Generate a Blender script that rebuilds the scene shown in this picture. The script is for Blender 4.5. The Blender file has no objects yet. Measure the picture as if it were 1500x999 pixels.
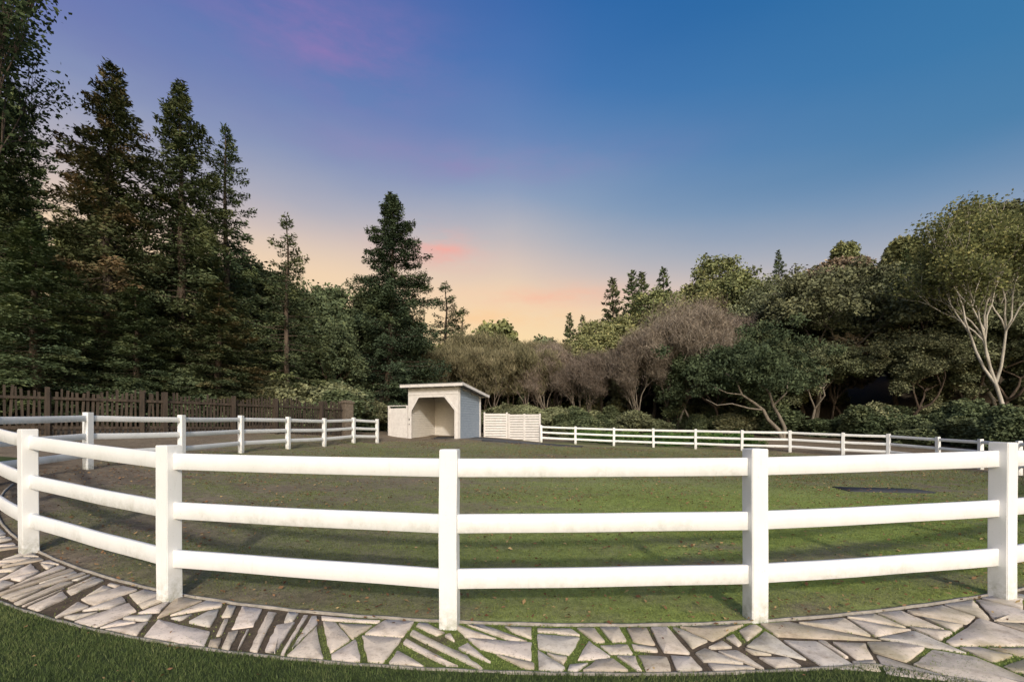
import bpy, bmesh, math, random
import numpy as np
from mathutils import Vector, Matrix
rng=np.random.default_rng(7); random.seed(7)
scene=bpy.context.scene
COL=scene.collection

# ------------------------------------------------------------------ helpers
def vnoise(x,y,seed=0):
    r=np.random.default_rng(seed).random((256,256))
    xi=np.floor(x).astype(int); yi=np.floor(y).astype(int)
    fx=x-xi; fy=y-yi; fx=fx*fx*(3-2*fx); fy=fy*fy*(3-2*fy)
    a=r[xi%256,yi%256]; b=r[(xi+1)%256,yi%256]; c=r[xi%256,(yi+1)%256]; d=r[(xi+1)%256,(yi+1)%256]
    return (a*(1-fx)+b*fx)*(1-fy)+(c*(1-fx)+d*fx)*fy
def fbm(x,y,s=1.0,seed=0,o=4):
    v=0;a=.5;t=0
    for i in range(o):
        v=v+a*vnoise(x*s+17.3*i,y*s+9.1*i,seed+i); t+=a; a*=.5; s*=2.03
    return v/t
def sstep(a,b,x):
    t=np.clip((x-a)/(b-a),0,1); return t*t*(3-2*t)
def mesh_np(name,V,F4=None,F3=None,attrs=None,mats=(),mi=None,smooth=None):
    me=bpy.data.meshes.new(name)
    n4=0 if F4 is None else len(F4); n3=0 if F3 is None else len(F3)
    V=np.asarray(V,dtype=np.float32)
    me.vertices.add(len(V)); me.vertices.foreach_set("co",V.ravel())
    loops=[];starts=[]
    if n4: loops.append(np.asarray(F4,dtype=np.int32).ravel()); starts.append(np.arange(n4)*4)
    if n3: loops.append(np.asarray(F3,dtype=np.int32).ravel()); starts.append(n4*4+np.arange(n3)*3)
    L=np.concatenate(loops); S=np.concatenate(starts).astype(np.int32)
    me.loops.add(len(L)); me.loops.foreach_set("vertex_index",L)
    me.polygons.add(n4+n3); me.polygons.foreach_set("loop_start",S)
    if mi is not None: me.polygons.foreach_set("material_index",np.asarray(mi,dtype=np.int32))
    if smooth is not None: me.polygons.foreach_set("use_smooth",np.asarray(smooth,dtype=bool))
    me.update(calc_edges=True)
    for m in mats: me.materials.append(m)
    if attrs:
        for k,a in attrs.items():
            a=np.asarray(a,dtype=np.float32)
            if a.ndim==1:
                at=me.attributes.new(k,'FLOAT','POINT'); at.data.foreach_set("value",a)
            else:
                at=me.attributes.new(k,'FLOAT_COLOR','POINT')
                at.data.foreach_set("color",np.concatenate([a,np.ones((len(a),1),np.float32)],1).ravel())
    return me
def add_obj(name,me,loc=(0,0,0),rot=0,scale=(1,1,1),parent=None):
    o=bpy.data.objects.new(name,me); o.location=loc; o.rotation_euler=(0,0,rot)
    o.scale=scale if hasattr(scale,'__len__') else (scale,)*3
    COL.objects.link(o)
    if parent: o.parent=parent
    return o

# ------------------------------------------------------------------ materials
def newmat(name):
    m=bpy.data.materials.new(name); m.use_nodes=True
    nt=m.node_tree; b=nt.nodes["Principled BSDF"]; return m,nt,b
def N(nt,t,**k):
    n=nt.nodes.new(t)
    for a,v in k.items(): setattr(n,a,v)
    return n
def ramp(nt,stops,fac):
    r=N(nt,'ShaderNodeValToRGB'); el=r.color_ramp.elements
    while len(el)<len(stops): el.new(.5)
    for e,(p,c) in zip(el,stops): e.position=p; e.color=(*c,1)
    nt.links.new(fac,r.inputs[0]); return r.outputs[0]
def noise(nt,scale,detail=4,rough=.55,vec=None,stretch=None):
    n=N(nt,'ShaderNodeTexNoise'); n.inputs['Scale'].default_value=scale
    n.inputs['Detail'].default_value=detail; n.inputs['Roughness'].default_value=rough
    if vec is None:
        tc=N(nt,'ShaderNodeTexCoord'); vec=tc.outputs['Object']
    if stretch:
        mp=N(nt,'ShaderNodeMapping'); mp.inputs['Scale'].default_value=stretch
        nt.links.new(vec,mp.inputs[0]); vec=mp.outputs[0]
    nt.links.new(vec,n.inputs['Vector']); return n.outputs['Fac']
def mixc(nt,fac,a,b,mode='MIX'):
    m=N(nt,'ShaderNodeMix',data_type='RGBA',blend_type=mode)
    for s,v in ((m.inputs[0],fac),(m.inputs[6],a),(m.inputs[7],b)):
        if isinstance(v,(int,float)): s.default_value=v
        elif isinstance(v,tuple): s.default_value=(*v,1)
        else: nt.links.new(v,s)
    return m.outputs[2]
def mth(nt,op,a,b=None,clamp=False):
    m=N(nt,'ShaderNodeMath',operation=op); m.use_clamp=clamp
    for i,v in enumerate((a,b)):
        if v is None: continue
        if isinstance(v,(int,float)): m.inputs[i].default_value=v
        else: nt.links.new(v,m.inputs[i])
    return m.outputs[0]
def bump(nt,b,h,strength=.3,dist=.02):
    n=N(nt,'ShaderNodeBump'); n.inputs['Strength'].default_value=strength; n.inputs['Distance'].default_value=dist
    nt.links.new(h,n.inputs['Height']); nt.links.new(n.outputs[0],b.inputs['Normal'])

def leafmat(name,dark,mid,light,transl=0,gain=1.0):
    dark,mid,light=[tuple(v*gain for v in c) for c in (dark,mid,light)]
    m,nt,b=newmat(name); nt.nodes.remove(b)
    at=N(nt,'ShaderNodeAttribute',attribute_name='tint')
    oi=N(nt,'ShaderNodeObjectInfo')
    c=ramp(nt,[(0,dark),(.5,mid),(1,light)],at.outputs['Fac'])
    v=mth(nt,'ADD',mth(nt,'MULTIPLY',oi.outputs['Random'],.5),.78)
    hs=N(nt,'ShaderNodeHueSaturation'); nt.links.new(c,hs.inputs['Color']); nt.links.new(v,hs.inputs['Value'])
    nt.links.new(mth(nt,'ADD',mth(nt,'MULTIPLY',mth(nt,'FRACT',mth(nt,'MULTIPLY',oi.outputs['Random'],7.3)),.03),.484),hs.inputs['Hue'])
    df=N(nt,'ShaderNodeBsdfDiffuse'); nt.links.new(hs.outputs[0],df.inputs[0])
    o_=nt.nodes['Material Output'].inputs[0]
    if transl>0:
        tr=N(nt,'ShaderNodeBsdfTranslucent'); nt.links.new(hs.outputs[0],tr.inputs[0])
        mx=N(nt,'ShaderNodeMixShader'); mx.inputs[0].default_value=transl
        nt.links.new(df.outputs[0],mx.inputs[1]); nt.links.new(tr.outputs[0],mx.inputs[2])
        nt.links.new(mx.outputs[0],o_)
    else: nt.links.new(df.outputs[0],o_)
    return m
def barkmat(name,a,c,s=6):
    m,nt,b=newmat(name)
    f=noise(nt,s,5,.65,stretch=(1,1,.25))
    nt.links.new(ramp(nt,[(.3,a),(.7,c)],f),b.inputs['Base Color']); b.inputs['Roughness'].default_value=.9
    bump(nt,b,f,.6,.04); return m
G=2.35
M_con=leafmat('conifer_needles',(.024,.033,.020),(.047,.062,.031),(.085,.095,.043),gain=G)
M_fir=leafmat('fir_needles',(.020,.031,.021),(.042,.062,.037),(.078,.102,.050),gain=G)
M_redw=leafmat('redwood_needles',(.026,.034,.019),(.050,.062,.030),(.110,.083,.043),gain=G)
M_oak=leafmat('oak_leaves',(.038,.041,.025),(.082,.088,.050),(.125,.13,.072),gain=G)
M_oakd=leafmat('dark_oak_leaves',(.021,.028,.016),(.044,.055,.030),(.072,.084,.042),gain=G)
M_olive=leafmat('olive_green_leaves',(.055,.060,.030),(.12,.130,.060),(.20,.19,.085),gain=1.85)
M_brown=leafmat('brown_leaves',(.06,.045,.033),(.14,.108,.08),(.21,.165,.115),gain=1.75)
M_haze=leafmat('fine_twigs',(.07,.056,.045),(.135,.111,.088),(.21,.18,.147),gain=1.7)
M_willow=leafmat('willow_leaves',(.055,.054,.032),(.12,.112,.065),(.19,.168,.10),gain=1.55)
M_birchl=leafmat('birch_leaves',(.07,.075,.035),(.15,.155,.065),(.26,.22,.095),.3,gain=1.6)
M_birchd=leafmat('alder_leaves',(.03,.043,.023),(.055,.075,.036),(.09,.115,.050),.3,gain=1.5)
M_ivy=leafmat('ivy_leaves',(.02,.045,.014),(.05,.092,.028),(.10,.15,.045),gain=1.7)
M_bark=barkmat('brown_bark',(.04,.029,.021),(.13,.093,.067))
M_barkg=barkmat('grey_bark',(.10,.085,.066),(.26,.22,.175))
M_barkw=barkmat('white_bark',(.28,.25,.20),(.60,.55,.48),4)
M_twig=barkmat('bare_twigs',(.09,.07,.055),(.21,.165,.13))

def white_paint():
    m,nt,b=newmat('white_fence_paint')
    g=N(nt,'ShaderNodeNewGeometry')
    n1=noise(nt,2.2,4,.6,vec=g.outputs['Position'],stretch=(1,1,.7))
    n2=noise(nt,28,4,.7,vec=g.outputs['Position'],stretch=(1,1,.15))
    n3=noise(nt,80,2,.6,vec=g.outputs['Position'])
    c=ramp(nt,[(.25,(.78,.78,.77)),(.6,(.83,.83,.83))],n1)
    c=mixc(nt,ramp(nt,[(.60,(0,0,0)),(.85,(.45,.45,.45))],n2),c,(.58,.56,.51))
    c=mixc(nt,ramp(nt,[(.67,(0,0,0)),(.77,(.5,.5,.5))],n3),c,(.42,.41,.34))
    at=N(nt,'ShaderNodeAttribute',attribute_name='grime')
    c=mixc(nt,mth(nt,'MULTIPLY',at.outputs['Fac'],ramp(nt,[(.34,(0,0,0)),(.7,(1,1,1))],noise(nt,14,4,.7,vec=g.outputs['Position']))),c,(.26,.26,.17))
    nt.links.new(c,b.inputs['Base Color']); b.inputs['Roughness'].default_value=.5
    bump(nt,b,noise(nt,40,3,.6,vec=g.outputs['Position'],stretch=(.3,.3,1)),.12,.006)
    return m
M_white=white_paint()
def simple(name,a,c,scale=8,rough=.7,stretch=None,bs=.2,bd=.01):
    m,nt,b=newmat(name); f=noise(nt,scale,6,.65,stretch=stretch)
    nt.links.new(ramp(nt,[(.3,a),(.7,c)],f),b.inputs['Base Color']); b.inputs['Roughness'].default_value=rough
    bump(nt,b,f,bs,bd); return m
M_trim=simple('shed_white_trim',(.58,.55,.53),(.73,.70,.68),5)
M_side=simple('shed_blue_grey_siding',(.22,.27,.34),(.31,.36,.43),4,stretch=(1,1,4))
M_int=simple('shed_interior_boards',(.58,.55,.50),(.72,.68,.63),4,stretch=(1,1,4))
M_roof=simple('roofing',(.12,.12,.125),(.22,.22,.23),10)
M_dark=simple('dark_rubber',(.025,.026,.03),(.06,.062,.07),14,.8)
M_wood=simple('weathered_wood',(.022,.016,.012),(.08,.058,.042),9,.9,(1,1,.15),.5,.02)
M_edge=simple('concrete_edging',(.20,.18,.15),(.42,.38,.33),12,.9)
M_pillar=simple('rough_masonry',(.08,.06,.045),(.18,.145,.11),10,.9)

# ------------------------------------------------------------------ terrain
CP=np.array([(-5.39,5.08,.16),(-3.04,4.04,.03),(-.49,3.56,0),(1.97,3.685,0),(4.35,4.04,.04),(6.6,5,.02),(11,7.4,0),(14.9,10.6,-.05),
 (18.5,16.6,-.17),(18.8,20,-.04),(18.4,22.3,.06),(15.4,25.2,.2),(11.1,27.5,.28),(6.5,29,.42),(1.9,30,.62),(-3.2,27,.90),(-6.5,28.2,.92),(-2,30.2,.95),(-2,33,1.05),
 (-7.2,24.3,.77),(-8.3,20,.73),(-9.05,15.2,.70),(-9.5,10.2,.62),(-9.2,8,.5),(-7.5,6.4,.33),
 (-17.5,12.5,1.3),(-13,17,1.3),(-10.7,20.5,1.3),(-9.2,24.5,1.25),(-12,30,1.6),(-20,25,2),(-25,12,1.6),
 (0,10,.12),(5,16,.15),(-3,18,.42),(10,20,.12),(0,24,.55),(8,10,0),(-5,12,.35),
 (0,0,0),(-5,0,0),(5,0,0),(0,-8,0),(-12,0,.1),(15,0,0),(25,5,0),(26,20,.3),(22,28,.8),(10,34,1.0),(18,32,1.1),(0,36,1.1),(-40,-30,0),(40,-30,0),(0,-40,0),(50,30,1),(-50,30,2),(0,60,1.5),(60,0,.5),(-60,0,1.5)],float)
def _phi(d2): return np.sqrt(d2+1.5)
A=_phi((CP[:,None,0]-CP[None,:,0])**2+(CP[:,None,1]-CP[None,:,1])**2)
W=np.linalg.solve(A+np.eye(len(CP))*1e-6,CP[:,2])
HT=np.array([-1.3,-1.0,-.6,-.4,-.1,.1,.37,.52,.67,.8,.98,1.12,1.4]); HH=np.array([17,17,15,12,6,6,11,15,17.5,19.5,21.5,22,23.])
HA=np.arctan(HT)
def zf(x,y):
    x=np.asarray(x,float); y=np.asarray(y,float); sh=x.shape; X=x.ravel(); Y=y.ravel()
    out=np.zeros(len(X))
    for i in range(0,len(X),20000):
        xs=X[i:i+20000]; ys=Y[i:i+20000]
        out[i:i+20000]=_phi((xs[:,None]-CP[None,:,0])**2+(ys[:,None]-CP[None,:,1])**2)@W
    r=np.hypot(X,Y); out=np.where(r>60,np.clip(out,0,2),np.clip(out,-.3,2.6))
    az=np.arctan2(X,Y)
    h=np.interp(az,HA,HH)*sstep(1.75,1.0,np.abs(az))
    out=out+h*sstep(38,92,r)*(1+.12*(fbm(X,Y,.05,31)-.5))
    out=out+.06*(fbm(X,Y,.7,5)-.5)*sstep(4.6,8,Y)
    return out.reshape(sh)
def z1(x,y): return float(zf(np.array([x]),np.array([y]))[0])

CX,CY=.7,16.1; R0=12.52
def polar(x,y): return np.arctan2(x-CX,CY-y),np.hypot(x-CX,y-CY)
def rout(th): return 13.24+np.clip((th-.125)*9,0,2.6)
def greenf(x,y):
    g=.74+1.1*(fbm(x,y,.35,11,4)-.5)+1.4*(fbm(x,y*1.6,1.5,15,4)-.5)
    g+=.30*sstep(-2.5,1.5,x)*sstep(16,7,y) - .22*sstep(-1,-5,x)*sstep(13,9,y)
    g+=.12*sstep(9,16,y)
    th,r=polar(x,y)
    g-=.38*np.exp(-((12.3-r)/.4)**2)
    g-=.5*np.exp(-((r-11.2)/.35)**2)*(.3+1.1*fbm(x,y,.8,77))
    g-=.9*np.exp(-((x+3)**2/30+(y-28)**2/12))
    g-=.5*sstep(-6,-9,x)
    g-=1.5*sstep(13.5,17,np.hypot(x-3.5,y-16)) 
    return np.clip(g,0,1)

def axis(parts):
    a=[]
    for s,e,st in parts: a.append(np.arange(s,e,st))
    return np.concatenate(a+[[parts[-1][1]]])
gx=axis([(-600,-200,80),(-200,-60,14),(-60,-22,2.5),(-22,-8,.3),(-8,8,.06),(8,24,.3),(24,60,2.5),(60,200,14),(200,600,80)])
gy=axis([(-300,-60,40),(-60,-6,6),(-6,1.5,.5),(1.5,6.6,.06),(6.6,12,.12),(12,36,.3),(36,110,2.5),(110,200,12),(200,700,100)])
GX,GY=np.meshgrid(gx,gy); nx,ny=len(gx),len(gy)
GZ=zf(GX,GY)
th,r=polar(GX,GY)
lawn=((r>rout(th))&(GY<11)).astype(float)
path=((r>12.5)&(r<=rout(th))&(GY<11)).astype(float)
GZ=GZ-.008*path
g=greenf(GX,GY)
soil=np.array([.165,.13,.092]); soil2=np.array([.28,.225,.165])
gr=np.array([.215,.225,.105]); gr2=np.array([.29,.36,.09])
n1=fbm(GX,GY,2.2,41)[...,None]
sc=soil*(1-n1)+soil2*n1
sunlit_green=(sstep(-3,3,GX)*sstep(15,7,GY))[...,None]  # greener turf at front right, with the sunlight patch painted into its colour
gc=gr*(1-sunlit_green)+gr2*sunlit_green
gc=gc*(.75+.5*fbm(GX,GY,.6,91))[...,None]
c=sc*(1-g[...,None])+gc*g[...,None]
c=c*(1-lawn[...,None])+np.array([.06,.082,.032])*lawn[...,None]
mossn=sstep(.40,.54,fbm(GX,GY,1.6,52))[...,None]*sstep(-3.2,.0,GX)[...,None]
pc=np.array([.12,.093,.068])*(1-mossn)+np.array([.15,.20,.05])*mossn
c=c*(1-path[...,None])+pc*path[...,None]
far=sstep(17,22,np.hypot(GX-3.5,GY-16))[...,None]*(1-lawn[...,None])
forest=np.array([.12,.095,.065])*(.7+.6*n1)
c=c*(1-far)+forest*far
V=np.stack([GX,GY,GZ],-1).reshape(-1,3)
idx=np.arange(nx*ny).reshape(ny,nx)
F=np.stack([idx[:-1,:-1],idx[:-1,1:],idx[1:,1:],idx[1:,:-1]],-1).reshape(-1,4)
m,nt,b=newmat('ground_soil_and_grass')
at=N(nt,'ShaderNodeAttribute',attribute_name='gcol')
f1=noise(nt,9,7,.75); f2=noise(nt,60,3,.7)
k=ramp(nt,[(.25,(.5,.5,.5)),(.5,(.95,.95,.95)),(.75,(1.4,1.36,1.25))],f1)
cc=mixc(nt,1.0,at.outputs['Color'],k,'MULTIPLY')
k2=ramp(nt,[(.3,(.6,.6,.6)),(.7,(1.35,1.35,1.35))],f2)
cc=mixc(nt,.8,cc,k2,'MULTIPLY')
nt.links.new(cc,b.inputs['Base Color']); b.inputs['Roughness'].default_value=.95; b.inputs['Specular IOR Level'].default_value=.15
bump(nt,b,mth(nt,'ADD',f1,mth(nt,'MULTIPLY',f2,.4)),.7,.035)
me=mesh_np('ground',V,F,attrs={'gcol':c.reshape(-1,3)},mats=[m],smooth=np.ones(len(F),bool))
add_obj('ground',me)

# ------------------------------------------------------------------ grass blades / leaves
def blades(name,x,y,h,w,mat,tint,lean=.5):
    n=len(x); z=zf(x,y)
    a=rng.uniform(0,2*np.pi,n); la=rng.uniform(0,2*np.pi,n); ln=rng.uniform(.1,1,n)*lean*h
    p=np.stack([x,y,z-.004],-1); d=np.stack([np.cos(a),np.sin(a),0*a],-1)*w[:,None]
    t=p+np.stack([np.cos(la)*ln,np.sin(la)*ln,h],-1)
    mid=p+np.stack([np.cos(la)*ln*.35,np.sin(la)*ln*.35,h*.6],-1)
    V=np.stack([p-d,p+d,mid+d*.7,mid-d*.7,t],1).reshape(-1,3)
    i=np.arange(n)*5
    F4=np.stack([i,i+1,i+2,i+3],-1); F3=np.stack([i+3,i+2,i+4],-1)
    return mesh_np(name,V,F4,F3,attrs={'tint':np.repeat(tint,5)},mats=[mat])
M_lawn=leafmat('lawn_grass_blades',(.055,.076,.028),(.11,.145,.052),(.22,.235,.10),.25)
M_pg=leafmat('paddock_grass_blades',(.13,.14,.055),(.25,.30,.085),(.41,.45,.14),.25)
n=300000
x=rng.uniform(-6.2,4.2,n); y=rng.uniform(2.2,5.2,n); th,r=polar(x,y)
k=(r>rout(th)+.005)&(np.abs(x)<y*1.15+.15); x=x[k];y=y[k]
k=rng.random(len(x))<np.clip(1.2-(y-2.4)*.2,.3,1); x=x[k];y=y[k]
me=blades('lawn_grass',x,y,rng.uniform(.015,.038,len(x)),rng.uniform(.0013,.0026,len(x)),M_lawn,np.clip(.1+.75*fbm(x,y,2.5,3)+rng.normal(0,.2,len(x)),0,1),.9)
add_obj('lawn_grass',me)
xs=[];ys=[];hs=[];ws=[]
for (y0,y1,dn,hh,ww) in ((3.3,5,3300,.022,.0026),(5,7,2100,.024,.0034),(7,10,900,.026,.005),(10,15,300,.028,.008),(15,29,70,.03,.015)):
    x0,x1=-y1*1.15,y1*1.15; x0=max(x0,-10); x1=min(x1,19)
    n=int((x1-x0)*(y1-y0)*dn); x=rng.uniform(x0,x1,n); y=rng.uniform(y0,y1,n); th,r=polar(x,y)
    k=(rng.random(n)<greenf(x,y)**1.5*1.15)&((r<12.45)|(y>9)); x=x[k];y=y[k]
    xs.append(x);ys.append(y);hs.append(hh*rng.uniform(.4,1.25,len(x)));ws.append(ww*rng.uniform(.6,1.2,len(x)))
x=np.concatenate(xs);y=np.concatenate(ys)
me=blades('paddock_grass',x,y,np.concatenate(hs),np.concatenate(ws),M_pg,
  np.clip(.05+.45*fbm(x,y,1.2,23)+.35*sstep(-3,3,x)*sstep(14,7,y)+rng.normal(0,.17,len(x)),0,1),1.0)  # blade tint also raised at front right to carry the painted sunlight
add_obj('paddock_grass',me)
n=170000; x=rng.uniform(-6.5,6,n); y=rng.uniform(2.3,6,n); th,r=polar(x,y)
k=(r>12.53)&(r<rout(th))&(rng.random(n)<sstep(.38,.52,fbm(x,y,1.6,52))*sstep(-4,.0,x)+.05); x=x[k];y=y[k]
add_obj('moss',blades('moss',x,y,rng.uniform(.005,.013,len(x)),rng.uniform(.002,.004,len(x)),M_pg,np.clip(rng.normal(.4,.2,len(x)),0,1),1.0))
def scatter_leaves(name,x,y,s,tint,mat):
    n=len(x); z=zf(x,y)+rng.uniform(.004,.03,n)
    a=rng.uniform(0,6.283,n); u=np.stack([np.cos(a),np.sin(a),rng.normal(0,.25,n)],-1)*s[:,None]
    v=np.stack([-np.sin(a),np.cos(a),rng.normal(0,.35,n)],-1)*s[:,None]*.55
    p=np.stack([x,y,z+s*.2],-1); cu=np.zeros((n,3)); cu[:,2]=s*rng.uniform(-.1,.35,n)
    V=np.stack([p-u,p-u*.1+v+cu,p+u,p-u*.1-v+cu],1).reshape(-1,3); i=np.arange(n)*4
    F3=np.concatenate([np.stack([i,i+1,i+2],-1),np.stack([i,i+2,i+3],-1)])
    return mesh_np(name,V,None,F3,attrs={'tint':np.repeat(tint,4)},mats=[mat])
M_fall=leafmat('dry_leaves',(.10,.05,.028),(.33,.21,.10),(.60,.48,.21),.2)
n=38000; x=rng.uniform(-10,18,n); y=rng.uniform(3.4,27,n); th,r=polar(x,y)
k=(np.hypot(x-3.5,(y-16))<15.5)&((r<12.5)|(x>4))&(rng.random(n)<.25+.9*sstep(.4,.7,fbm(x,y,.5,66))); x=x[k];y=y[k]
sz=rng.uniform(.010,.030,len(x))*(1+.02*y)
x2=rng.uniform(-5,4,140); y2=rng.uniform(2.3,4.4,140)
x3=rng.uniform(-6,6,2200); y3=rng.uniform(3.4,6.5,2200); t3,r3=polar(x3,y3); k=(r3<12.6)&(r3>11.4); x3=x3[k];y3=y3[k]
x=np.concatenate([x,x2,x3]);y=np.concatenate([y,y2,y3]);sz=np.concatenate([sz,rng.uniform(.008,.02,140),rng.uniform(.01,.026,len(x3))])
add_obj('fallen_leaves',scatter_leaves('fallen_leaves',x,y,sz,np.clip(rng.beta(1.6,2.0,len(x)),0,1),M_fall))

# ------------------------------------------------------------------ flagstone path
def clip(poly,p,nrm):
    out=[]
    for i in range(len(poly)):
        a=poly[i]; b=poly[(i+1)%len(poly)]
        da=(a[0]-p[0])*nrm[0]+(a[1]-p[1])*nrm[1]; db=(b[0]-p[0])*nrm[0]+(b[1]-p[1])*nrm[1]
        if da>=0: out.append(a)
        if (da>=0)!=(db>=0):
            t=da/(da-db); out.append((a[0]+(b[0]-a[0])*t,a[1]+(b[1]-a[1])*t))
    return out
def area(p):
    return .5*sum(p[i][0]*p[(i+1)%len(p)][1]-p[(i+1)%len(p)][0]*p[i][1] for i in range(len(p)))
def comp(p):
    per=sum(math.hypot(p[i][0]-p[(i+1)%len(p)][0],p[i][1]-p[(i+1)%len(p)][1]) for i in range(len(p)))
    return 12.566*abs(area(p))/(per*per+1e-9)
stones=[]
def rec(poly,d=0,st=False):
    a=abs(area(poly)); 
    cx=sum(q[0] for q in poly)/len(poly); cy=sum(q[1] for q in poly)/len(poly)
    t=cx/13
    lim=random.choice([.035,.07,.11,.17]) if t<-.10 else (random.choice([.02,.05,.09,.13,.17]) if t<.13 else random.choice([.05,.1,.2,.3,.4]))
    if a<lim or d>10:
        stones.append(poly); return
    xs=[q[0] for q in poly]; ys=[q[1] for q in poly]
    w=max(xs)-min(xs); h=max(ys)-min(ys)
    best=None
    for tr_ in range(9):
        if st:
            base=math.radians(52)+.25*math.sin(cx*2)
            ca,sa=math.cos(base),math.sin(base)
            e1=[q[0]*ca+q[1]*sa for q in poly]; e2=[-q[0]*sa+q[1]*ca for q in poly]
            l1=max(e1)-min(e1); l2=max(e2)-min(e2)
            ang=base+random.gauss(0,.17) if l1<l2*3.2 else base+math.pi/2+random.gauss(0,.4)
            mn=.14
        else:
            ang=(math.pi/2 if w>h*random.uniform(.7,1.3) else 0)+random.gauss(0,.45); mn=.40
        p=(cx+random.uniform(-.24,.24)*w,cy+random.uniform(-.24,.24)*h)
        nr=(-math.sin(ang),math.cos(ang))
        A_=clip(poly,p,nr); B_=clip(poly,p,(-nr[0],-nr[1]))
        if len(A_)<3 or len(B_)<3 or min(abs(area(A_)),abs(area(B_)))<.009: continue
        q_=min(comp(A_),comp(B_))
        if best is None or q_>best[0]: best=(q_,A_,B_)
        if q_>mn: break
    if best is None: stones.append(poly); return
    rec(best[1],d+1,st); rec(best[2],d+1,st)
s=-.78*13
while s<.62*13:
    e=s+random.uniform(.6,1.1)
    sk0=.75 if s/13<-.13 else 0; sk1=.75 if e/13<-.13 else 0
    ro0=float(rout(np.array(s/13)))-.02; ro1=float(rout(np.array(e/13)))-.02
    stp=(s/13<-.10) and random.random()<.6
    rec([(s-.33*sk0,12.56),(e-.33*sk1,12.56),(e+.33*sk1,ro1),(s+.33*sk0,ro0)],0,stp); s=e
V=[];F3=[];F4=[];T=[]
for st in stones:
    if random.random()<.02: continue
    if area(st)<0: st=st[::-1]
    P=st
    for i in range(len(st)):
        a=st[i]; b2=st[(i+1)%len(st)]; dx=b2[0]-a[0]; dy=b2[1]-a[1]; L=math.hypot(dx,dy)
        if L<1e-5: continue
        nr=(-dy/L,dx/L); gp=random.choice([.010,.016,.024,.036]) if st[0][0]/13<.13 else random.uniform(.008,.024)
        P=clip(P,(a[0]+nr[0]*gp,a[1]+nr[1]*gp),nr)
        if len(P)<3: break
    if len(P)<3 or abs(area(P))<.003: continue
    P2=[]
    for i in range(len(P)):
        a=P[i-1]; q=P[i]; b2=P[(i+1)%len(P)]
        la=math.hypot(a[0]-q[0],a[1]-q[1])+1e-6; lb=math.hypot(b2[0]-q[0],b2[1]-q[1])+1e-6
        k1=min(.2,random.uniform(.002,.015)/la); k2_=min(.2,random.uniform(.002,.015)/lb)
        P2.append((q[0]+(a[0]-q[0])*k1,q[1]+(a[1]-q[1])*k1)); P2.append((q[0]+(b2[0]-q[0])*k2_,q[1]+(b2[1]-q[1])*k2_))
    P=P2
    Q=[]
    for i in range(len(P)):
        a=P[i]; b2=P[(i+1)%len(P)]; L=math.hypot(b2[0]-a[0],b2[1]-a[1]); k=max(1,int(L/.06))
        for j in range(k):
            t=j/k
            Q.append((a[0]+(b2[0]-a[0])*t+random.gauss(0,.0026),a[1]+(b2[1]-a[1])*t+random.gauss(0,.0026)))
    n=len(Q); cx=sum(q[0] for q in Q)/n; cy=sum(q[1] for q in Q)/n
    hz=random.uniform(.003,.008); tx=random.gauss(0,.002); ty=random.gauss(0,.002)
    base=len(V); tt=random.random()
    for (sc_,z_) in ((1,-.03),(1,hz-.002),(.988,hz)):
        for q in Q:
            u=cx+(q[0]-cx)*sc_; v=cy+(q[1]-cy)*sc_; th_=u/13
            V.append((CX+v*math.sin(th_),CY-v*math.cos(th_),z_+((q[0]-cx)*tx+(q[1]-cy)*ty)*3)); T.append(tt)
    th_=cx/13; V.append((CX+cy*math.sin(th_),CY-cy*math.cos(th_),hz+.0005)); T.append(tt)
    for l in range(2):
        for i in range(n):
            j=(i+1)%n; F4.append((base+l*n+i,base+l*n+j,base+(l+1)*n+j,base+(l+1)*n+i))
    for i in range(n): F3.append((base+2*n+i,base+2*n+(i+1)%n,base+3*n))
V=np.array(V); V[:,2]+=zf(V[:,0],V[:,1])
m,nt,b=newmat('travertine_flagstone')
at=N(nt,'ShaderNodeAttribute',attribute_name='tint')
c1=ramp(nt,[(0,(.46,.38,.29)),(.3,(.60,.53,.44)),(.6,(.65,.56,.47)),(.8,(.68,.59,.52)),(1,(.55,.51,.45))],at.outputs['Fac'])
f1=noise(nt,7,7,.7); f2=noise(nt,45,4,.75); f3=noise(nt,2.2,3,.6)
c1=mixc(nt,1.0,c1,ramp(nt,[(.28,(.58,.54,.50)),(.5,(1,1,1)),(.8,(1.12,1.11,1.09))],f1),'MULTIPLY')
c1=mixc(nt,ramp(nt,[(.56,(0,0,0)),(.68,(.7,.7,.7))],f2),c1,(.22,.17,.125))
g=N(nt,'ShaderNodeNewGeometry'); sx=N(nt,'ShaderNodeSeparateXYZ'); nt.links.new(g.outputs['Position'],sx.inputs[0])
mx=mth(nt,'MULTIPLY',mth(nt,'ADD',mth(nt,'MULTIPLY',sx.outputs[0],.3),.2,True),ramp(nt,[(.46,(0,0,0)),(.66,(.65,.65,.65))],f3))
c1=mixc(nt,mx,c1,(.29,.25,.14))
nt.links.new(c1,b.inputs['Base Color']); b.inputs['Roughness'].default_value=.85
bump(nt,b,mth(nt,'ADD',f1,mth(nt,'MULTIPLY',f2,.5)),.45,.008)
add_obj('flagstone_path',mesh_np('flagstone_path',V,F4,F3,attrs={'tint':T},mats=[m]))
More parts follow.
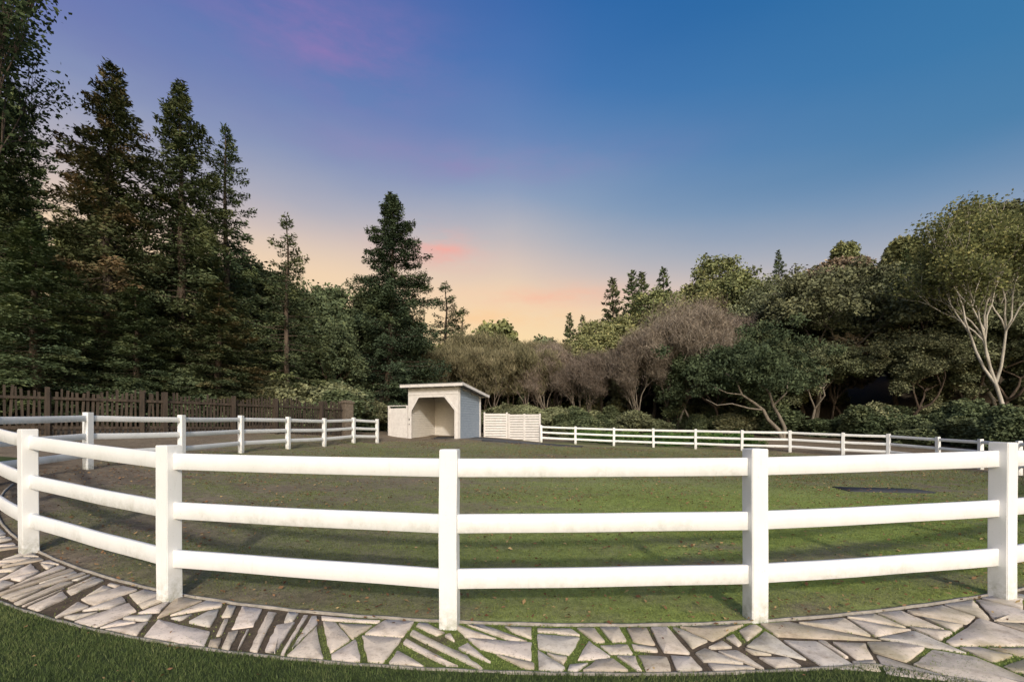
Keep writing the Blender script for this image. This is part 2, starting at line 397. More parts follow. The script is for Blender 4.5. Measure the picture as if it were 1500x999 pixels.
def strip(fr,t0,t1,w,h,n=260):
    V=[];F=[]
    for i in range(n+1):
        t=t0+(t1-t0)*i/n; rr=fr(t)
        for (dr,dz) in ((-w/2,-.03),(-w/2,h),(w/2,h),(w/2,-.03)):
            q=rr+dr+.003*math.sin(i*1.3)*math.cos(i*.37); x=CX+q*math.sin(t); y=CY-q*math.cos(t); V.append((x,y,dz+.002*math.sin(i*.9)))
        if i:
            o=i*4
            for k in range(3): F.append((o-4+k,o-3+k,o+1+k,o+k))
    V=np.array(V); V[:,2]+=zf(V[:,0],V[:,1]); return V,np.array(F)
Va,Fa=strip(lambda t:12.53,-.9,.75,.022,.012); Vb,Fb=strip(lambda t:float(rout(np.array(t))),-.9,.36,.018,.010)
add_obj('path_edging',mesh_np('path_edging',np.concatenate([Va,Vb]),np.concatenate([Fa,Fb+len(Va)]),mats=[M_edge]))

def boxmesh(name,boxes,mats,bev=0.0):
    bm=bmesh.new()
    for bx in boxes:
        cx,cy,cz,sx_,sy_,sz_,R,mi=bx
        M=Matrix.Translation((cx,cy,cz))@(R if R is not None else Matrix.Identity(4))@Matrix.Diagonal((sx_,sy_,sz_,1))
        rr=bmesh.ops.create_cube(bm,size=1,matrix=M)
        fs={f for v in rr['verts'] for f in v.link_faces}
        for f in fs: f.material_index=mi
    if bev>0: bmesh.ops.bevel(bm,geom=bm.edges[:],offset=bev,segments=2,affect='EDGES',profile=.5)
    me=bpy.data.meshes.new(name); bm.to_mesh(me); bm.free()
    for m_ in mats: me.materials.append(m_)
    return me
# ------------------------------------------------------------------ white rail fence
def fence(pts,hs,postw=.138):
    root=bpy.data.objects.new('white_rail_fence',None); COL.objects.link(root)
    Z=[z1(*p) for p in pts]
    for i,(p,h,z) in enumerate(zip(pts,hs,Z)):
        a=pts[max(i-1,0)]; c_=pts[min(i+1,len(pts)-1)]
        ang=math.atan2(c_[1]-a[1],c_[0]-a[0])
        w=postw
        bm=bmesh.new()
        hh=h+.25
        bmesh.ops.create_cube(bm,size=1,matrix=Matrix.Translation((0,0,hh/2-.25))@Matrix.Diagonal((w,w,hh,1)))
        bmesh.ops.subdivide_edges(bm,edges=[e for e in bm.edges if abs(e.verts[0].co.z-e.verts[1].co.z)>.5],cuts=10)
        bmesh.ops.bevel(bm,geom=[e for e in bm.edges if e.calc_face_angle(0)>.5],offset=.006,segments=2,affect='EDGES')
        for v in bm.verts:
            v.co.x+=.0025*math.sin(v.co.z*5+i*2); v.co.y+=.002*math.cos(v.co.z*4+i)
        me=bpy.data.meshes.new('fence_post'); bm.to_mesh(me); bm.free(); me.materials.append(M_white)
        gr_=me.attributes.new('grime','FLOAT','POINT')
        co=np.zeros(len(me.vertices)*3); me.vertices.foreach_get('co',co); zz=co[2::3]
        gr_.data.foreach_set('value',(np.clip(1-zz/.25,0,1)*.9).astype(np.float32))
        o=add_obj(f'post_{i+1}',me,(p[0],p[1],z),ang+random.gauss(0,.015),parent=root)
        o.rotation_euler[0]=random.gauss(0,.005); o.rotation_euler[1]=random.gauss(0,.005)
    for i in range(len(pts)-1):
        for k,(zl,zh) in enumerate(((1.158,1.302),(.72,.866),(.287,.438))):
            f=hs[i]/1.375; f2=hs[i+1]/1.375
            a=Vector((*pts[i],Z[i]+(zl+zh)/2*f)); c_=Vector((*pts[i+1],Z[i+1]+(zl+zh)/2*f2))
            d=c_-a; L=d.length-.09; n=14
            X=d.normalized(); Y=Vector((-X.y,X.x,0)).normalized(); Zv=X.cross(Y)
            mid=(a+c_)/2; hh=(zh-zl)/2*f; tt=.021
            V=[];sag=random.uniform(.002,.009)
            bvl=.004
            prof=[(-tt,-hh+bvl),(-tt+bvl,-hh),(tt-bvl,-hh),(tt,-hh+bvl),(tt,hh-bvl),(tt-bvl,hh),(-tt+bvl,hh),(-tt,hh-bvl)]
            gv=[]; dirty=random.random()<.4
            for j in range(n+1):
                s_=(j/n-.5)*L; w_=sag*(1-(2*j/n-1)**2)
                c0=mid+X*s_-Zv*w_+Y*(.004*math.sin(j*.8+i))
                for (u,v) in prof:
                    V.append(tuple(c0+Y*u+Zv*v)); gv.append((.5 if dirty else .18)*random.random() if v<0 else .06*random.random())
            F=[]
            for j in range(n):
                for q in range(8):
                    F.append((j*8+q,j*8+(q+1)%8,(j+1)*8+(q+1)%8,(j+1)*8+q))
            me=mesh_np('fence_rail',V,F,attrs={'grime':gv},mats=[M_white])
            add_obj(f'rail_{i+1}_{k+1}',me,parent=root)
    return root
loop1=[(18.5,16.6),(17.9,14.4),(16.6,12.4),(14.9,10.6),(13,8.9),(11,7.4),(8.9,6.1),(6.62,5.0),(4.35,4.04),(1.97,3.685),(-.49,3.56),(-3.04,4.04),(-5.39,5.08),(-7.5,6.4),(-9.25,8.0),(-9.5,10.2),
 (-9.0,12.4),(-9.05,15.2),(-8.66,17.6),(-8.25,20),(-7.8,22.4),(-7.2,24.3)]
h1=[1.25,1.27,1.3,1.3,1.33,1.35,1.37,1.37,1.375,1.375,1.375,1.36,1.37,1.35,1.3,1.27,1.25,1.25,1.24,1.24,1.25,1.27]
far_=[(1.93,29.9),(4.13,29.6),(6.5,29),(8.8,28.3),(11.1,27.5),(13.3,26.3),(15.4,25.2),(17.1,23.5),(18.45,22.3),(18.9,20.2),(18.95,18.4),(18.5,16.6)]
fence(far_[:-1]+loop1,[1.12,1.14,1.16,1.18,1.2,1.2,1.2,1.2,1.2,1.2,1.22]+h1)

# ------------------------------------------------------------------ shed
def ry(a): return Matrix.Rotation(a,4,'Y')
def rx(a): return Matrix.Rotation(a,4,'X')
shed=bpy.data.objects.new('horse_shelter_shed',None); COL.objects.link(shed)
SZ=.88; shed.location=(-6.4,28.2,SZ); shed.rotation_euler=(0,0,math.radians(-20))
Wd,Dp,HF,HB=3.45,3.1,3.12,2.72
def extr(poly,y0,y1,mat,name):
    bm=bmesh.new(); vs=[bm.verts.new((x,y0,z)) for x,z in poly]; f=bm.faces.new(vs)
    r_=bmesh.ops.extrude_face_region(bm,geom=[f]); 
    for v in r_['geom']:
        if isinstance(v,bmesh.types.BMVert): v.co.y=y1
    bmesh.ops.recalc_face_normals(bm,faces=bm.faces[:])
    bmesh.ops.triangulate(bm,faces=[f for f in bm.faces if len(f.verts)>4])
    me=bpy.data.meshes.new(name); bm.to_mesh(me); bm.free(); me.materials.append(mat); return me
fp=[(0,-.3),(.16,-.3),(.16,1.75),(.72,2.62),(2.55,2.62),(3.29,1.75),(3.29,-.3),(Wd,-.3),(Wd,HF),(0,HF)]
add_obj('front_frame',extr(fp,-.06,.06,M_trim,'front_frame'),parent=shed)
tr=[(.13,-.3),(.25,-.3),(.25,1.72),(.77,2.53),(2.51,2.53),(3.20,1.72),(3.20,-.3),(3.32,-.3),(3.32,1.77),(2.58,2.66),(.69,2.66),(.13,1.77)]
add_obj('opening_trim',extr(tr,-.085,-.055,M_trim,'opening_trim'),parent=shed)
bx=[]
for z in (2.70,2.85,3.0):
    bx.append((Wd/2,-.072,z+.06,Wd-.02,.014,.13,rx(math.radians(-7)),0))
def side_wall(x,sgn,mi):
    z=-.25
    while z<HF-.1:
        zt=z+.16
        L=Dp-.12
        if zt>HB: L=max(.2,(HF-zt)/(HF-HB)*Dp)
        L=min(L,Dp-.12)
        bx.append((x+sgn*.012,.07+L/2,z+.08,.018,L,.158,ry(-sgn*math.radians(9)),mi)); z+=.15
side_wall(Wd-.03,1,1); side_wall(Wd-.06,-1,2); side_wall(.03,-1,1); side_wall(.06,1,2)
bx.append((Wd-.045,Dp/2,HB/2-.15,.02,Dp-.14,HB+.2,None,1)); bx.append((.045,Dp/2,HB/2-.15,.02,Dp-.14,HB+.2,None,1))
z=-.25
while z<HB-.1:
    bx.append((Wd/2,Dp-.06,z+.08,Wd-.2,.018,.158,rx(math.radians(9)),2)); z+=.15
bx.append((Wd/2,Dp-.01,HB/2-.15,Wd-.1,.03,HB+.2,None,1))
for (px,py) in ((Wd-.02,Dp-.02),(.02,Dp-.02)): bx.append((px,py,HB/2-.15,.12,.12,HB+.28,None,0))
bx.append((Wd-.02+.035,.10,HF/2-.15,.03,.12,HF+.2,None,0))
add_obj('walls',boxmesh('walls',bx,[M_trim,M_side,M_int]),parent=shed)
sl=math.atan2(HF-HB,Dp)
rb=[(Wd/2+.1,Dp/2-.05,(HF+HB)/2+.12,Wd+.75,Dp+.9,.05,rx(-sl),1),
    (Wd/2+.1,-.50,HF+.09,Wd+.79,.04,.17,None,0),
    (Wd/2+.1,Dp+.40,HB+.04,Wd+.79,.04,.16,None,0),
    (Wd+.46,Dp/2-.05,(HF+HB)/2+.085,.04,Dp+.90,.16,rx(-sl),0),(-.26,Dp/2-.05,(HF+HB)/2+.085,.04,Dp+.90,.16,rx(-sl),0),
    (Wd/2+.1,-.50,HF+.19,Wd+.83,.07,.03,None,1)]
for i in range(5): rb.append((.2+i*.78,Dp/2-.05,(HF+HB)/2+.02,.05,Dp+.8,.11,rx(-sl),0))
add_obj('roof',boxmesh('roof',rb,[M_trim,M_roof]),parent=shed)
add_obj('hardware',boxmesh('hardware',[(.08,-.07,1.2,.05,.03,.12,None,0),(.08,-.07,.9,.05,.03,.06,None,0)],[M_dark]),parent=shed)
def board_wall(name,p0,p1,h0,h,mat,posts=1,bh=.15,gap=.012,cap=True,tilt=8):
    root=bpy.data.objects.new(name,None); COL.objects.link(root)
    L=math.hypot(p1[0]-p0[0],p1[1]-p0[1]); root.location=(p0[0],p0[1],h0); root.rotation_euler=(0,0,math.atan2(p1[1]-p0[1],p1[0]-p0[0]))
    b_=[];z=-.2
    while z+bh<h:
        b_.append((L/2,0,z+bh/2,L-.02,.03,bh-gap,rx(math.radians(-tilt)),0)); z+=bh
    add_obj('boards',boxmesh('boards',b_,[mat]),parent=root)
    b_=[]
    for i in range(posts+1): b_.append((L*i/posts,0,h/2-.1,.11,.12,h+.25,None,0))
    if cap: b_.append((L/2,0,h+.045,L+.14,.14,.05,None,0))
    add_obj('posts',boxmesh('posts',b_,[M_trim],.004),parent=root)
    return root
board_wall('board_wall',(-7.75,28.72),(-6.5,28.26),.88,2.0,M_trim,1,.15,.002,True,2.5)
board_wall('white_slat_fence',(-1.85,30.55),(-.35,30.75),.86,1.72,M_trim,1,.17,.035,False)
board_wall('slat_gate',(-.20,30.7),(1.85,30.15),.80,1.68,M_trim,2,.17,.035,False)

def blob_sheet(name,cx,cy,rx_,ry_,n,lift,mat,jit=.08,thick=.02,sq=.5,rot=0):
    V=[(cx,cy,z1(cx,cy)+lift)];F3=[];F4=[]
    ring=[]
    for i in range(n):
        a=2*math.pi*i/n; ca,sa=math.cos(a),math.sin(a); q=1+jit*random.gauss(0,1)
        X=math.copysign(abs(ca)**sq,ca)*rx_*q; Y=math.copysign(abs(sa)**sq,sa)*ry_*q
        ring.append((cx+X*math.cos(rot)-Y*math.sin(rot),cy+X*math.sin(rot)+Y*math.cos(rot)))
    for (x,y) in ring: V.append((x,y,z1(x,y)+lift))
    for (x,y) in ring: V.append((x,y,z1(x,y)-thick))
    for i in range(n):
        j=(i+1)%n; F3.append((0,1+i,1+j)); F4.append((1+i,1+n+i,1+n+j,1+j))
    return add_obj(name,mesh_np(name,V,F4,F3,mats=[mat]))
blob_sheet('rubber_mat',9.2,11.3,.98,.36,36,.028,M_dark,.035,.02,.22,-.09)
M_grav=simple('dark_gravel',(.035,.035,.037),(.12,.12,.125),30,.95,None,.8,.03)
blob_sheet('gravel_pad',-1.2,28.0,3.6,1.25,40,.03,M_grav,.09,.03,.7,-.1)
blob_sheet('rubber_mat',3.0,27.4,1.2,.5,26,.05,M_dark,.05,.02,.3,-.2)
blob_sheet('rubber_mat',-.6,26.6,1.1,.35,26,.045,M_dark,.05,.02,.3,.1)

def stake_fence(pts,topz):
    b_=[]
    for (p,q) in zip(pts[:-1],pts[1:]):
        L=math.hypot(q[0]-p[0],q[1]-p[1]); ang=math.atan2(q[1]-p[1],q[0]-p[0]); n=int(L/.125)
        for i in range(n):
            t=(i+.5)/n; x=p[0]+(q[0]-p[0])*t; y=p[1]+(q[1]-p[1])*t; g_=1.1; tp=topz+random.gauss(0,.06)+.05*math.sin(t*9)
            b_.append((x,y,(g_+tp)/2,random.uniform(.05,.085),random.uniform(.025,.04),tp-g_,Matrix.Rotation(ang+random.gauss(0,.1),4,'Z')@ry(random.gauss(0,.025)),0))
        for zz in (topz-.28,topz-1.25):
            b_.append(((p[0]+q[0])/2+math.sin(ang)*.05,(p[1]+q[1])/2-math.cos(ang)*.05,zz,L,.05,.09,Matrix.Rotation(ang,4,'Z'),0))
        for i in range(int(L/2.4)+1):
            t=min(1,i*2.4/L); b_.append((p[0]+(q[0]-p[0])*t+math.sin(ang)*.12,p[1]+(q[1]-p[1])*t-math.cos(ang)*.12,(1.0+topz+.05)/2,.12,.12,topz-.9,Matrix.Rotation(ang,4,'Z'),0))
    add_obj('wooden_stake_fence',boxmesh('wooden_stake_fence',b_,[M_wood]))
stake_fence([(-20,10.5),(-16.9,13.2),(-13,17),(-10.7,20.5),(-8.9,23.7)],2.80)
bm_=[(-8.72,24.0,1.9,.5,.5,1.9,Matrix.Rotation(.9,4,'Z'),0),(-8.72,24.0,2.88,.6,.6,.09,Matrix.Rotation(.9,4,'Z'),0),(-8.72,24.0,2.96,.42,.42,.07,Matrix.Rotation(.9,4,'Z'),0)]
add_obj('masonry_pillar',boxmesh('masonry_pillar',bm_,[M_pillar],.015))

# ------------------------------------------------------------------ trees
def tubes(segs,n=5):
    S=np.array(segs,dtype=float); p0=S[:,0:3];p1=S[:,3:6];r0=S[:,6];r1=S[:,7]
    d=p1-p0; d/=np.linalg.norm(d,axis=1)[:,None]+1e-9
    ref=np.where(np.abs(d[:,2:3])>.9,np.array([[1.,0,0]]),np.array([[0,0,1.]]))
    u=np.cross(d,ref); u/=np.linalg.norm(u,axis=1)[:,None]+1e-9; v=np.cross(d,u)
    a=np.arange(n)*2*np.pi/n; ca=np.cos(a);sa=np.sin(a)
    off=ca[None,:,None]*u[:,None,:]+sa[None,:,None]*v[:,None,:]
    A_=(p0-d*r0[:,None]*.3)[:,None,:]+off*r0[:,None,None]; B_=p1[:,None,:]+off*r1[:,None,None]
    V=np.concatenate([A_,B_],1).reshape(-1,3)
    b0=np.arange(len(S))[:,None]*2*n; i=np.arange(n)[None,:]; j=(i+1)%n
    F=np.stack([b0+i,b0+j,b0+n+j,b0+n+i],-1).reshape(-1,4)
    return V,F
def leaves(P,A,Bv,tint):
    V=np.stack([P-A,P+Bv-A*.1,P+A,P-Bv-A*.1],1).reshape(-1,3)
    i=np.arange(len(P))*4; return V,np.stack([i,i+1,i+2,i+3],-1),np.repeat(tint,4)
def rndvec(n):
    v=rng.normal(size=(n,3)); return v/np.linalg.norm(v,axis=1)[:,None]
def build_tree(name,segs,P,A,Bv,tint,mb,ml):
    V1,F1=tubes(segs); 
    if P is not None and len(P):
        V2,F2,t2=leaves(P,A,Bv,tint)
        V=np.concatenate([V1,V2]);F=np.concatenate([F1,F2+len(V1)])
        T=np.concatenate([np.full(len(V1),.5),t2]); mi=np.concatenate([np.zeros(len(F1)),np.ones(len(F2))])
    else: V=V1;F=F1;T=np.full(len(V1),.5);mi=np.zeros(len(F1))
    return mesh_np(name,V,F,attrs={'tint':T},mats=[mb,ml],mi=mi,smooth=(mi==0))
def conifer(name,H,R,ml,dens=1.0,z0=.08,lsz=.11,brn=10,sparse=0,power=.85,droop=.25,mb=None,irr=.18):
    segs=[];n=14
    tx=np.cumsum(rng.normal(0,.05,n+1))*H/18;ty=np.cumsum(rng.normal(0,.05,n+1))*H/18; tx-=tx[0];ty-=ty[0]
    tr_=.016*H
    for i in range(n):
        a=i/n;b_=(i+1)/n
        segs.append((tx[i],ty[i],a*H,tx[i+1],ty[i+1],b_*H,tr_*(1-a)**.9+.02,tr_*(1-b_)**.9+.015))
    Ps=[];As=[];Bs=[];Ts=[]
    nb=int(H*brn); gap=rng.random(nb)
    for k in range(nb):
        t=z0+(1-z0)*((k+rng.random())/nb); h=t*H
        if gap[k]<sparse: continue
        az=k*2.399+rng.normal(0,.35)
        prof=((1-t)/(1-z0))**power*min(1,.6+2.2*(t-z0))
        L=R*prof*rng.uniform(.6,1.15)*(1+irr*math.sin(az*2+h*.7)+irr*.6*math.sin(h*2.3+az))+.18*rng.uniform(.5,1.5)
        el=.55*t**1.5-droop*(1-t)+rng.normal(0,.10)
        bx_=np.interp(t,np.arange(n+1)/n,tx); by_=np.interp(t,np.arange(n+1)/n,ty)
        p=np.array([bx_,by_,h]); d=np.array([math.cos(az)*math.cos(el),math.sin(az)*math.cos(el),math.sin(el)])
        side=np.array([-math.sin(az),math.cos(az),0])
        def cur(s): return p+d*L*s[:,None]+np.array([0,0,1.])*(-.18*L*s*s*(1-.75*s)*1.2)[:,None]
        sp=np.array([0,.5,1.]); c3=cur(sp); br=.010*L+.006
        segs.append((*c3[0],*c3[1],br,br*.6)); segs.append((*c3[1],*c3[2],br*.6,.004))
        m_=int(dens*(40+115*L)*min(1,.4+L/2))
        s=rng.random(m_)**.75; s=.08+.92*s
        w=(.34*L*(1-s)**.6+.14)*rng.uniform(.3,1.1,m_); sg=np.sign(rng.random(m_)-.5)
        s=np.round(s*max(4,L/.16))/max(4,L/.16)+rng.normal(0,.012,m_)
        lat=sg*w*rng.random(m_)**.6
        c=cur(s)+side*lat[:,None]+d*(np.abs(lat)*.55)[:,None]
        c[:,2]+=-.25*np.abs(lat)+rng.normal(0,.07+.035*L/2,m_)-.06*rng.random(m_)**3*L
        dirv=side*sg[:,None]*.8+d*.6+rndvec(m_)*.55; dirv[:,2]-=.15; dirv/=np.linalg.norm(dirv,axis=1)[:,None]
        up=np.array([0,0,1.])+rndvec(m_)*.9
        bv=np.cross(dirv,up); bv/=np.linalg.norm(bv,axis=1)[:,None]
        l=lsz*rng.uniform(.6,1.3,m_)
        Ps.append(c);As.append(dirv*l[:,None]);Bs.append(bv*(l*.33)[:,None])
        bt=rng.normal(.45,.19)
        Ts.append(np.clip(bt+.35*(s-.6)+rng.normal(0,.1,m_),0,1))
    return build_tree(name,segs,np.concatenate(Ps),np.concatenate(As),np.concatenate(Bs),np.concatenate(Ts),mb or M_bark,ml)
def broad(name,H,R,ml,mb,depth=5,leafn=60,lsz=.13,spread=.75,trunk=.25,crad=.55,kids=3,low=.25,updir=.25,lean=(0,0),leaf_lo=3,wob=.25,twr=.018,multi=1,asp=.55,up_leaf=0):
    segs=[];tips=[]
    def grow(p,d,L,r_,k):
        q=p; ns=3 if k<3 else 2
        for i in range(ns):
            d=d+rng.normal(0,wob,3); d[2]+=updir*.12; d=d/np.linalg.norm(d)
            e=q+d*L/ns; r2=r_*(1-.28*(i+1)/ns)
            segs.append((*q,*e,r_*(1-.28*i/ns),max(r2,.004))); q=e
            if k>=leaf_lo: tips.append((q,k))
        if k>=depth: return
        nk=kids+(1 if rng.random()<.4 else 0)
        a0=rng.uniform(0,6.28)
        for i in range(nk):
            a=a0+i*6.283/nk+rng.normal(0,.35); sp_=spread*rng.uniform(.5,1.25)
            u=np.cross(d,[0.3,.2,1.]); u/=np.linalg.norm(u)+1e-9; v=np.cross(d,u)
            nd=d*math.cos(sp_)+(u*math.cos(a)+v*math.sin(a))*math.sin(sp_); nd[2]+=updir*.5; nd/=np.linalg.norm(nd)
            grow(q,nd,L*rng.uniform(.62,.86),r_*.62,k+1)
    for mth_ in range(multi):
        d0=np.array([lean[0]+rng.normal(0,.08)*multi,lean[1]+rng.normal(0,.08)*multi,1.]); d0/=np.linalg.norm(d0)
        grow(np.array([rng.normal(0,.1)*multi,rng.normal(0,.1)*multi,-.2]),d0,H*trunk,twr*H,0)
    S=np.array(segs); zmax=max(S[:,5].max(),.1); rr=np.percentile(np.hypot(S[:,3],S[:,4]),93)
    fz=(H-crad*.4)/zmax; fr=(R-crad*.4)/max(rr,.1)
    for c0 in (0,1,3,4): S[:,c0]*=fr
    for c0 in (2,5): S[:,c0]*=fz
    P=None;A=None;Bv=None;T=None
    if leafn>0:
        C=np.array([t[0] for t in tips])*np.array([fr,fr,fz]); 
        C=C[C[:,2]>low*H*.6]
        m_=np.maximum(2,(leafn*rng.uniform(.2,1.6,len(C))).astype(int))
        ct=np.clip(rng.normal(.42,.18,len(C)),0,1)
        I=np.repeat(np.arange(len(C)),m_); n=len(I)
        off=rndvec(n)*(rng.random(n)**.5*crad)[:,None]*np.array([1,1,.65])
        P=C[I]+off; A=rndvec(n)*np.array([1,1,.7])+np.array([0,0,up_leaf]); A+=up_leaf*.5*off/crad; l=lsz*rng.uniform(.6,1.35,n)
        A=A*l[:,None]/(1+.5*up_leaf); Bv=np.cross(A,rndvec(n)); Bv*=asp*(l/(np.linalg.norm(Bv,axis=1)+1e-6))[:,None]
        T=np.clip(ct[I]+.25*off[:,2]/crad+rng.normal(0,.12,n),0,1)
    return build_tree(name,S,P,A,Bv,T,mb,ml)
def put(name,me,x,y,topz=None,mh=None,rot=None,sxy=1.0,parent=None,sink=.1):
    g_=z1(x,y)-sink; s_=(topz-g_)/mh if topz else 1.0
    return add_obj(name,me,(x,y,g_),rng.uniform(0,6.28) if rot is None else rot,(s_*sxy,s_*sxy,s_),parent)

redA=conifer('redwood_mesh_a',18,4.0,M_redw,.95,.10,.115,12,.05,.74,.30,irr=.25)
redB=conifer('redwood_mesh_b',18,3.9,M_con,.95,.08,.115,12,.07,.76,.35,irr=.25)
redC=conifer('redwood_mesh_c',18,2.9,M_con,.7,.15,.11,9,.22,.75,.2,irr=.3)
firA=conifer('fir_mesh',16.5,4.3,M_fir,1.1,.02,.11,16,.03,.70,.12,irr=.26)
conS=conifer('small_conifer_mesh',12,2.3,M_con,.6,.2,.10,9,.26,.75,.15,irr=.35)
conD=conifer('distant_conifer_mesh',12,2.8,M_con,.38,.05,.18,8,.1,.8,.2)
put('redwood_tree',redA,-19.0,21.5,18.6,18); put('redwood_tree',redB,-17.4,24.0,19.6,18,1.1)
put('redwood_tree',redB,-23.5,20.5,17,18,2)
put('conifer_tree',redC,-16.4,26.6,19.0,18); put('redwood_tree',redB,-28.5,26,21,18); put('redwood_tree',redA,-23.5,26,17.0,18)
put('redwood_tree',redB,-20.6,28.5,16.0,18)
put('redwood_tree',redA,-14.6,22.6,8.8,18,3,1.8); put('redwood_tree',redB,-18.4,17.6,9.5,18,.6,1.8); put('redwood_tree',redB,-16.6,20.2,8.0,18,.6,1.8)
put('conifer_tree',conS,-12.8,26,13.6,12); put('fir_tree',firA,-9.6,35,19.6,16.5)
put('pine_tree',conS,-6.5,45,15.8,12,None,1.3); put('pine_tree',conS,-5.0,46,13.6,12,None,1.3)
put('conifer_tree',conS,-14.6,29.5,12.2,12,1,1.3)
dko=broad('dark_oak_mesh',10,4.6,M_oakd,M_bark,5,34,.12,.8,.2,.65,3,.12)
oakA=broad('oak_mesh_a',12,6.0,M_oak,M_barkg,5,44,.125,.8,.2,.72,3,.08)
oakB=broad('oak_mesh_b',12,5.6,M_oak,M_bark,5,44,.125,.75,.16,.72,3,.08)
olv=broad('olive_tree_mesh',11,4.0,M_olive,M_barkg,5,26,.125,.55,.2,.6,3,.1,.5)
willow=broad('willow_mesh',8,3.6,M_willow,M_twig,5,20,.22,.42,.12,.5,3,.0,.9,leaf_lo=2,multi=3,twr=.008,wob=.15,asp=.08,up_leaf=1.2)
bare=broad('bare_tree_mesh',9.5,4.0,M_haze,M_barkg,5,14,.26,.5,.13,.65,3,.0,.5,leaf_lo=2,twr=.010,wob=.2,asp=.042,up_leaf=.7,multi=2)
birch=broad('birch_mesh',14,4.6,M_birchl,M_barkw,5,22,.095,.42,.30,.75,3,.3,.6,lean=(-.35,0),leaf_lo=3,twr=.009,wob=.18)
alder=broad('alder_mesh',17,3.6,M_birchd,M_bark,5,15,.09,.45,.26,.75,3,.1,.5,leaf_lo=2,twr=.007,wob=.13)
shrubA=broad('shrub_mesh_a',3,2.3,M_oakd,M_bark,3,95,.11,.8,.12,.55,4,.0,multi=2,leaf_lo=1)
shrubB=broad('shrub_mesh_b',3,2.3,M_oak,M_bark,3,85,.11,.8,.12,.55,4,.0,multi=2,leaf_lo=1)
ivy=broad('ivy_mesh',1,1.6,M_ivy,M_bark,3,80,.06,.9,.12,.3,4,.0,leaf_lo=1)
put('alder_tree',alder,-19.2,16.4,20.0,17,.4)
for (x,y,t) in ((-14.3,34,13.0),(-12.0,37,13.2),(-18,34,14.5),(-12.6,30,8.6),(-16.5,25.2,6.6)): put('oak_tree',dko,x,y,t,10)
for (x,y,t) in ((-4.3,39,8.6),(-1.6,38,8.3),(1.2,40,8.6),(-6,39,8.5),(-3,43,10.2),(.2,45,10.0),(4.2,45,10.2)): put('willow_tree',willow,x,y,t,8)
for (x,y,t) in ((3.6,40,9.3),(6.3,39,8.4)): put('bare_tree',bare,x,y,t,9.5)
for (x,y,t,s_) in ((6.2,49,13.8,.9),(8,52,14.4,.8),(10.9,50,18.0,.9),(13.6,52,19.4,.9),(15.2,54,20,.9),(17.5,53,20.2,.9)): put('conifer_tree',conD,x,y,t,12,None,s_)
for (x,y,t) in ((8.6,42,12.0),(11.5,44,13.3),(14.4,47,15.2),(17.6,47,16.4),(20.5,47,17.6),(24,50,20)): put('olive_tree',olv,x,y,t,11)
for (x,y,t) in ((13.2,37,12.2),(16,39,12.9),(10.8,37,9.8),(14.6,36.4,10.9)): put('bare_tree',bare,x,y,t,9.5,None,1.0)
put('oak_tree',dko,15.8,34,9.0,10,1); put('oak_tree',dko,18.8,35.5,9.6,10,3)
for (x,y,t,mm) in ((23.3,36,13.8,oakA),(29.2,34.5,13.8,oakB),(31.5,29.5,9.4,oakB),(25.8,40,15.6,oakA),(34,37,14.0,oakA),(27,31,8.2,oakB),(21.5,32.5,7.8,oakA)): put('oak_tree',mm,x,y,t,12)
put('birch_tree',birch,28.8,25.4,15.0,14,0,1.0); put('birch_tree',birch,34,32,17.8,14,.8)
segs=[]
def poly(ps,r0,r1):
    for i in range(len(ps)-1):
        a=r0+(r1-r0)*i/(len(ps)-1); b_=r0+(r1-r0)*(i+1)/(len(ps)-1)
        segs.append((*ps[i],*ps[i+1],a,b_))
poly([(0,0,-.3),(-.25,0,.6),(-.9,.1,1.3),(-1.2,.1,1.9),(-1.9,0,2.4),(-2.6,.1,2.9),(-2.9,.2,3.8),(-3.6,.2,4.3)],.15,.04)
poly([(0,0,-.3),(.15,0,.7),(-.1,.2,1.5),(-.5,.2,2.2),(-.7,.3,3.1),(-1.5,.4,3.8),(-1.7,.4,4.6)],.14,.04)
poly([(-1.2,.1,1.9),(-2.3,-.2,2.0),(-3.4,-.2,2.3),(-4.3,-.1,2.2),(-5,0,2.6)],.06,.02)
poly([(-2.6,.1,2.9),(-3.6,0,3.0),(-4.4,.1,3.4)],.05,.015); poly([(-.5,.2,2.2),(.3,.1,3),(.5,.2,4)],.07,.02)
C=rng.normal(size=(120,3))*np.array([2.2,1.6,.95])+np.array([-1.9,.8,4.8]); C=C[C[:,2]>3.0]
I=np.repeat(np.arange(len(C)),180); n=len(I); off=rndvec(n)*(rng.random(n)**.5*.75)[:,None]*np.array([1,1,.6])
P=C[I]+off; Aa=rndvec(n)*(.105*rng.uniform(.6,1.3,n))[:,None]; Bb=np.cross(Aa,rndvec(n))*.6
ct=np.clip(rng.normal(.15,.15,len(C)),0,1)
me=build_tree('gnarled_tree_mesh',segs,P,Aa,Bb,np.clip(ct[I]+.22*off[:,2]+rng.normal(0,.08,n),0,1),M_barkg,M_oakd)
GXT,GYT=17.6,29.6
add_obj('gnarled_oak_tree',me,(GXT,GYT,z1(GXT,GYT)))

